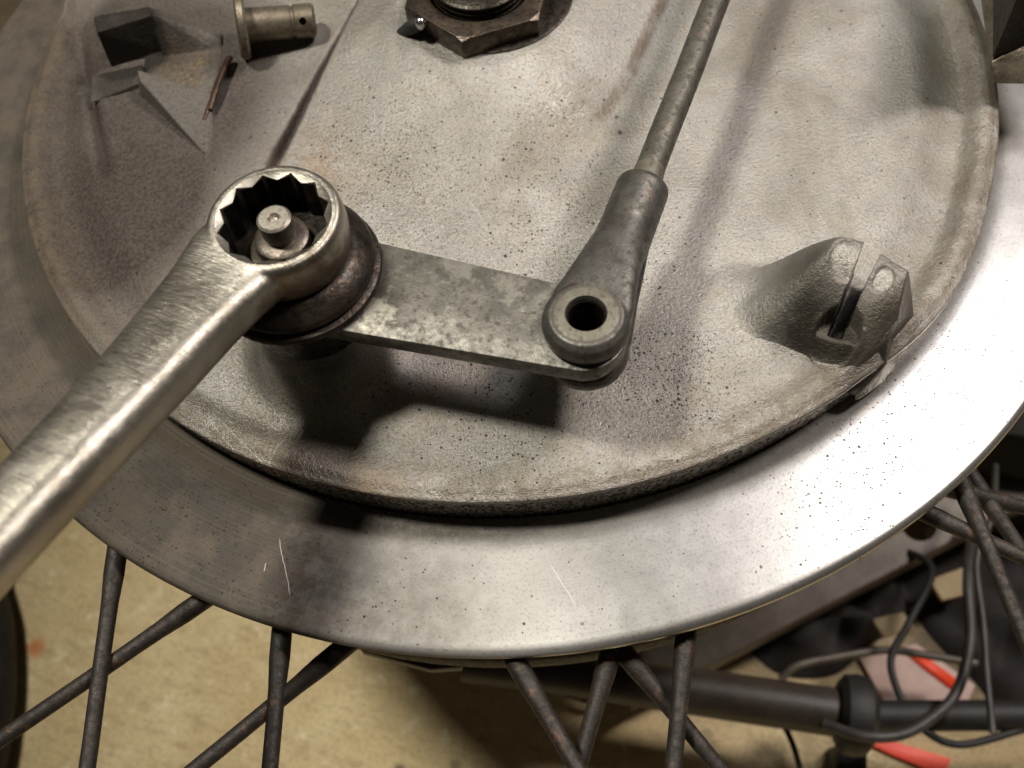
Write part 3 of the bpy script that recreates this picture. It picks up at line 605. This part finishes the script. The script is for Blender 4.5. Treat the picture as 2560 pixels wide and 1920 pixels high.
# ------------------------------------------------------------------ small parts lying on the plate
zp = ph(-46, 12)
pin = thing('clevis_pin', (-46, 12, zp), 'short greasy steel clevis pin with a round head, lying on the plate', 'pin')
pa = Vector((-49.6, 11.8, 0)); pdv = Vector((.985, .10, 0)).normalized()
def turned(name, prof, base, ax_, mat, parent, seg=40):
    q = ax_.to_track_quat('Z', 'Y').to_matrix(); V = []; n = len(prof)
    for i in range(seg):
        t = 2 * math.pi * i / seg
        for r, z in prof: V.append(Vector(base) + q @ Vector((r * math.cos(t), r * math.sin(t), z)))
    F = [(i * n + j, ((i + 1) % seg) * n + j, ((i + 1) % seg) * n + j + 1, i * n + j + 1) for i in range(seg) for j in range(n - 1)]
    o = raw(name, V, F, mat, parent); edgesplit(o, 35); return o
ptilt = Vector((pdv.x, pdv.y, -.16)).normalized(); pb = (-49.6, 6.6, zp + 6.2)
turned('pin_head', [(0, -1.5), (6.0, -1.5), (6.5, -1.1), (6.6, .0), (6.2, .5), (0, .5)], pb, ptilt, M_PIN, pin)
sh = turned('pin_shank', [(0, .3), (3.3, .3), (3.3, 9.0), (3.05, 9.2), (3.05, 9.7), (3.35, 9.9), (3.35, 13.4), (2.9, 14.0), (0, 14.0)], pb, ptilt, M_PIN, None)
qb = Vector(pb) + ptilt * 11.9
cut(sh, [tube('scratch', [qb + Vector((.2, -5, 4.2)), qb + Vector((0, .5, -.4)), qb + Vector((-.05, 1.0, -.8))], .75, M_BLACKOIL, None, 16)])
sh.parent = pin; sh.matrix_parent_inverse = pin.matrix_world.inverted()
zc = ph(-57, -2) + .5
cp = thing('cotter_pin', (-57, -2, zc), 'small rusty split cotter pin lying beside the gusset', 'cotter pin')
tube('leg', catmull([(-58.9, -12.2, zc + .3), (-57.3, -7.2, zc + .9), (-55.9, -1.6, zc + 1.1), (-54.8, 2.2, zc + .9)], 5), .52, M_COTTER, cp, 10)
tube('leg', catmull([(-57.6, -10.2, zc + .9), (-56.3, -6, zc + 1.7), (-55.1, -1.4, zc + 1.8), (-54.1, 1.6, zc + 1.6)], 5), .5, M_COTTER, cp, 10)
tube('eye', catmull([(-54.8, 2.2, zc + .9), (-54.4, 3.2, zc + 1.0), (-53.7, 3.0, zc + 1.4), (-54.1, 1.6, zc + 1.6)], 5), .5, M_COTTER, cp, 10)
# square ended fork stop at the upper right
st = thing('fork_stop', (97, -24, 0), 'square brown metal post with a chamfered foot at the right edge', 'metal post')
hull('post', [(90.6, -26.6, 8), (96.4, -24.2, 8), (106, -22, 8), (112, 4, 8), (102, 6, 8), (90.4, -25.8, 34), (96.2, -22.8, 34), (106, -20, 34), (112, 6, 34), (102, 8, 34)], M_SPOKE, st, .3)
hull('foot', [(91.2, -29.2, 4), (98, -30.5, 4), (108, -28, 4), (110, 4, 4), (100, 8, 4), (90.6, -26.7, 7.2), (96.6, -24.4, 8.2), (106.5, -22.5, 8.2), (108, 2, 8.2), (102, 4, 7.2)], M_PIN, st, .3)

# ------------------------------------------------------------------ things on the floor under the wheel
g = thing('stand_bar', (30, -100, -150), 'dark tubular bar with a bulbous collar lying under the spokes', 'bar')
tube('tube', [(-30, -82, -150), (0, -90, -150), (30, -98.6, -150), (72, -110.6, -150)], 6.6, M_GRIP, g, 28)
turned('collar', [(0, -5), (8.5, -5), (10.6, -3.4), (11.2, 0), (10.4, 3), (7.5, 5), (0, 5.4)], (76.5, -111.8, -150), Vector((.96, -.275, 0)), M_RUBBER, g, 32)
tube('end_rod', [(80, -112.4, -150), (100, -115, -150), (150, -121, -150)], 4.2, M_RUBBER, g, 20)
fb = thing('frame_tube', (100, -60, -170), 'wide grubby grey metal bar with a bolt hole running diagonally behind the spokes', 'metal bar')
bar = hull('bar', [(16, -98, -168), (24, -76, -168), (165, -22, -150), (178, -46, -150), (16, -98, -178), (24, -76, -178), (165, -22, -160), (178, -46, -160)], M_TUBE, None, 2.0, 3)
cut(bar, [lathe('scratch', [(0, -140), (5.2, -140), (5.2, -200), (0, -200)], (113, -57.5, 0), M_RUBBER, None, 40)]); bar.parent = fb; bar.matrix_parent_inverse = fb.matrix_world.inverted()
tube('edge_highlight', [(40, -78.5, -163.5), (80, -65.5, -158.5), (108, -56.5, -155)], 1.6, mat_flat('pale_highlight_edge', (.4, .36, .3), (.5, .45, .38), .4, .6), fb, 12)  # pale strip standing for the highlight along the bar's edge
lathe('bolt_head', [(0, 3.2), (2.2, 3.0), (3.6, 1.6), (3.8, 0), (0, 0)], (111.5, -51, -156), mat_steel('bright_bolt', (.6, .57, .53), (.7, .66, .62), (.4, .36, .3), .25, 1), fb, 24, 60)
bx = hull('toolbox', [(128, -26, -128), (176, -42, -128), (172, -55, -128), (124, -40, -128), (130, -20, -186), (190, -40, -186), (176, -62, -186), (122, -44, -186)], M_RAG, None, 1.5)
tag(bx, 'black box edge in the dark at the right, beyond the hub', 'box')
lm = hull('tool_tray', [(126, -22, -122), (180, -40, -122), (178, -46, -122), (125, -29, -122), (126, -22, -127), (180, -40, -127), (178, -46, -127), (125, -29, -127)], M_TUBE, None, .8)
tag(lm, 'grey metal ledge on the black box at the right edge', 'tray')
def blanket(name, pts, z, amp, mat, n=26):
    c = np.mean(pts, 0); m = len(pts); V = []; F = []; rings = 7
    cl_ = catmull([(p[0], p[1], 0) for p in pts] + [(pts[0][0], pts[0][1], 0)], 5)[:-1]; K = len(cl_)
    for i in range(rings):
        t = i / (rings - 1)
        for p in cl_:
            x = c[0] + (p[0] - c[0]) * t; y = c[1] + (p[1] - c[1]) * t
            V.append((x, y, z + amp * (1 - t ** 3) * (.65 + .5 * math.sin(x * .31) * math.cos(y * .27)) + (0 if t < 1 else -.3)))
    for i in range(rings - 1):
        for j in range(K): F.append((i * K + j, i * K + (j + 1) % K, (i + 1) * K + (j + 1) % K, (i + 1) * K + j))
    return raw(name, V, F, mat)
tag(blanket('oily_rag', [(58, -80), (83, -69), (93, -58), (114, -61), (112, -78), (98, -84), (84, -92), (68, -90)], -189.5, 18, M_RAG), 'crumpled black oily rag under the grey metal bar', 'rag')
tag(blanket('cloth_and_shade', [(112, -62), (140, -50), (176, -70), (170, -112), (136, -112), (126, -98), (117, -82)], -189.5, 12, M_RAG), 'dark cloth widened to stand for shade at the right behind the hanging cables', 'cloth')  # cloth enlarged to fill in for shade on the floor
card = thing('pink_card', (108, -97, -188), 'pale pink card with an orange red stripe on the floor at the lower right', 'card')
prism('sheet', [(93, -88), (112, -86), (126, -101), (117, -112), (98, -107)], -189.2, -187.8, M_PAPER, card, .2)
prism('stripe', [(107.5, -88.5), (111, -88), (122.5, -100.5), (119.5, -103), (112, -94.5)], -187.7, -187.3, M_RED, card, 0)
rs = prism('red_strip', [(86, -112.5), (90, -111.5), (112, -121.5), (108, -126), (96, -119)], -189.5, -188.2, M_RED, None, .2)
tag(rs, 'bright orange red strip on the concrete below the dark bar', 'tape')
for pp, lab in (([(117, -70), (131, -67), (128, -76), (119, -77)], 'tan cardboard scrap between the cloth and the cables'), ([(96, -80), (106, -79), (108, -84), (98, -86)], 'pale tan scrap beside the black rag')):
    tag(prism('cardboard_scrap', pp, -175.5, -173.5, M_TANCARD, None, .3), lab, 'cardboard', 'cardboard scraps on the floor')
CB = [([(104, -58, -168), (110, -73, -150), (99, -88, -150), (91, -98, -152), (91, -110, -152), (93, -117, -150), (102, -123, -150), (122, -121, -150)], 1.1, M_RUBBER, 'thin black cable looping down beside the pink card'),
      ([(126, -62, -150), (115, -81, -140), (110, -98, -140), (102, -111, -140), (93, -117, -140), (84, -120, -140), (74, -119, -140), (66, -114, -144)], 1.5, M_CABLE, 'thick grey cable curving round under the dark collar'),
      ([(132, -50, -135), (124, -66, -130), (115, -79, -130), (111, -96, -130), (107, -111, -130), (104, -124, -130)], .95, M_CABLE, 'thin grey cable hanging straight down at the far right'),
      ([(54, -98, -164), (57, -105, -160), (59, -112, -160), (60, -119, -160), (60, -132, -160)], .9, M_RUBBER, 'short black wire on the bare concrete below the dark bar'),
      ([(62, -96, -167), (68, -93, -165), (81, -92, -165), (95, -92, -165), (106, -95, -165), (120, -99, -166)], 1.2, M_TUBE, 'tan cable lying across the floor above the pink card'),
      ([(28, -74, -180), (30, -84, -180), (24, -92, -180), (8, -92, -182), (-2, -88, -184)], 1.0, M_RUBBER, 'curled black wire just below the hub flange')]
for P_, r_, m_x, lab in CB: tag(tube('cable', catmull(P_, 8), r_, m_x, None, 10), lab, 'cable', 'cables on the garage floor')
sb = thing('rubber_block', (79, -119, -185), 'small black block on the concrete at the bottom edge', 'block')
hull('block_body', [(74, -122, -178), (77, -114.5, -178), (85, -116.5, -178), (83, -124, -178), (73, -123, -189.5), (76, -113.5, -189.5), (86, -115.5, -189.5), (84, -126, -189.5)], M_RUBBER, sb, .8)
fs = hull('flat_bar', [(-44, -102.5, -58), (-24, -106.6, -58), (-23.6, -108.6, -58), (-30, -108.2, -58), (-44, -102.5, -61), (-24, -106.6, -61), (-23.6, -108.6, -61), (-30, -108.2, -61), (-40, -90, -58), (-20, -90, -58)], M_GRIP, None, .4)
tag(fs, 'dark flat bar end just showing below the hub flange', 'bar')
tag(tube('black_hose', catmull([(-202, -8, -183), (-196, -28, -183), (-191, -42, -183), (-188, -60, -183), (-187.5, -74, -183), (-188.5, -89, -183), (-195, -112, -183)], 8), 7.0, M_RUBBER, None, 24), 'black rubber hose on the floor at the left edge below the spanner handle', 'hose')
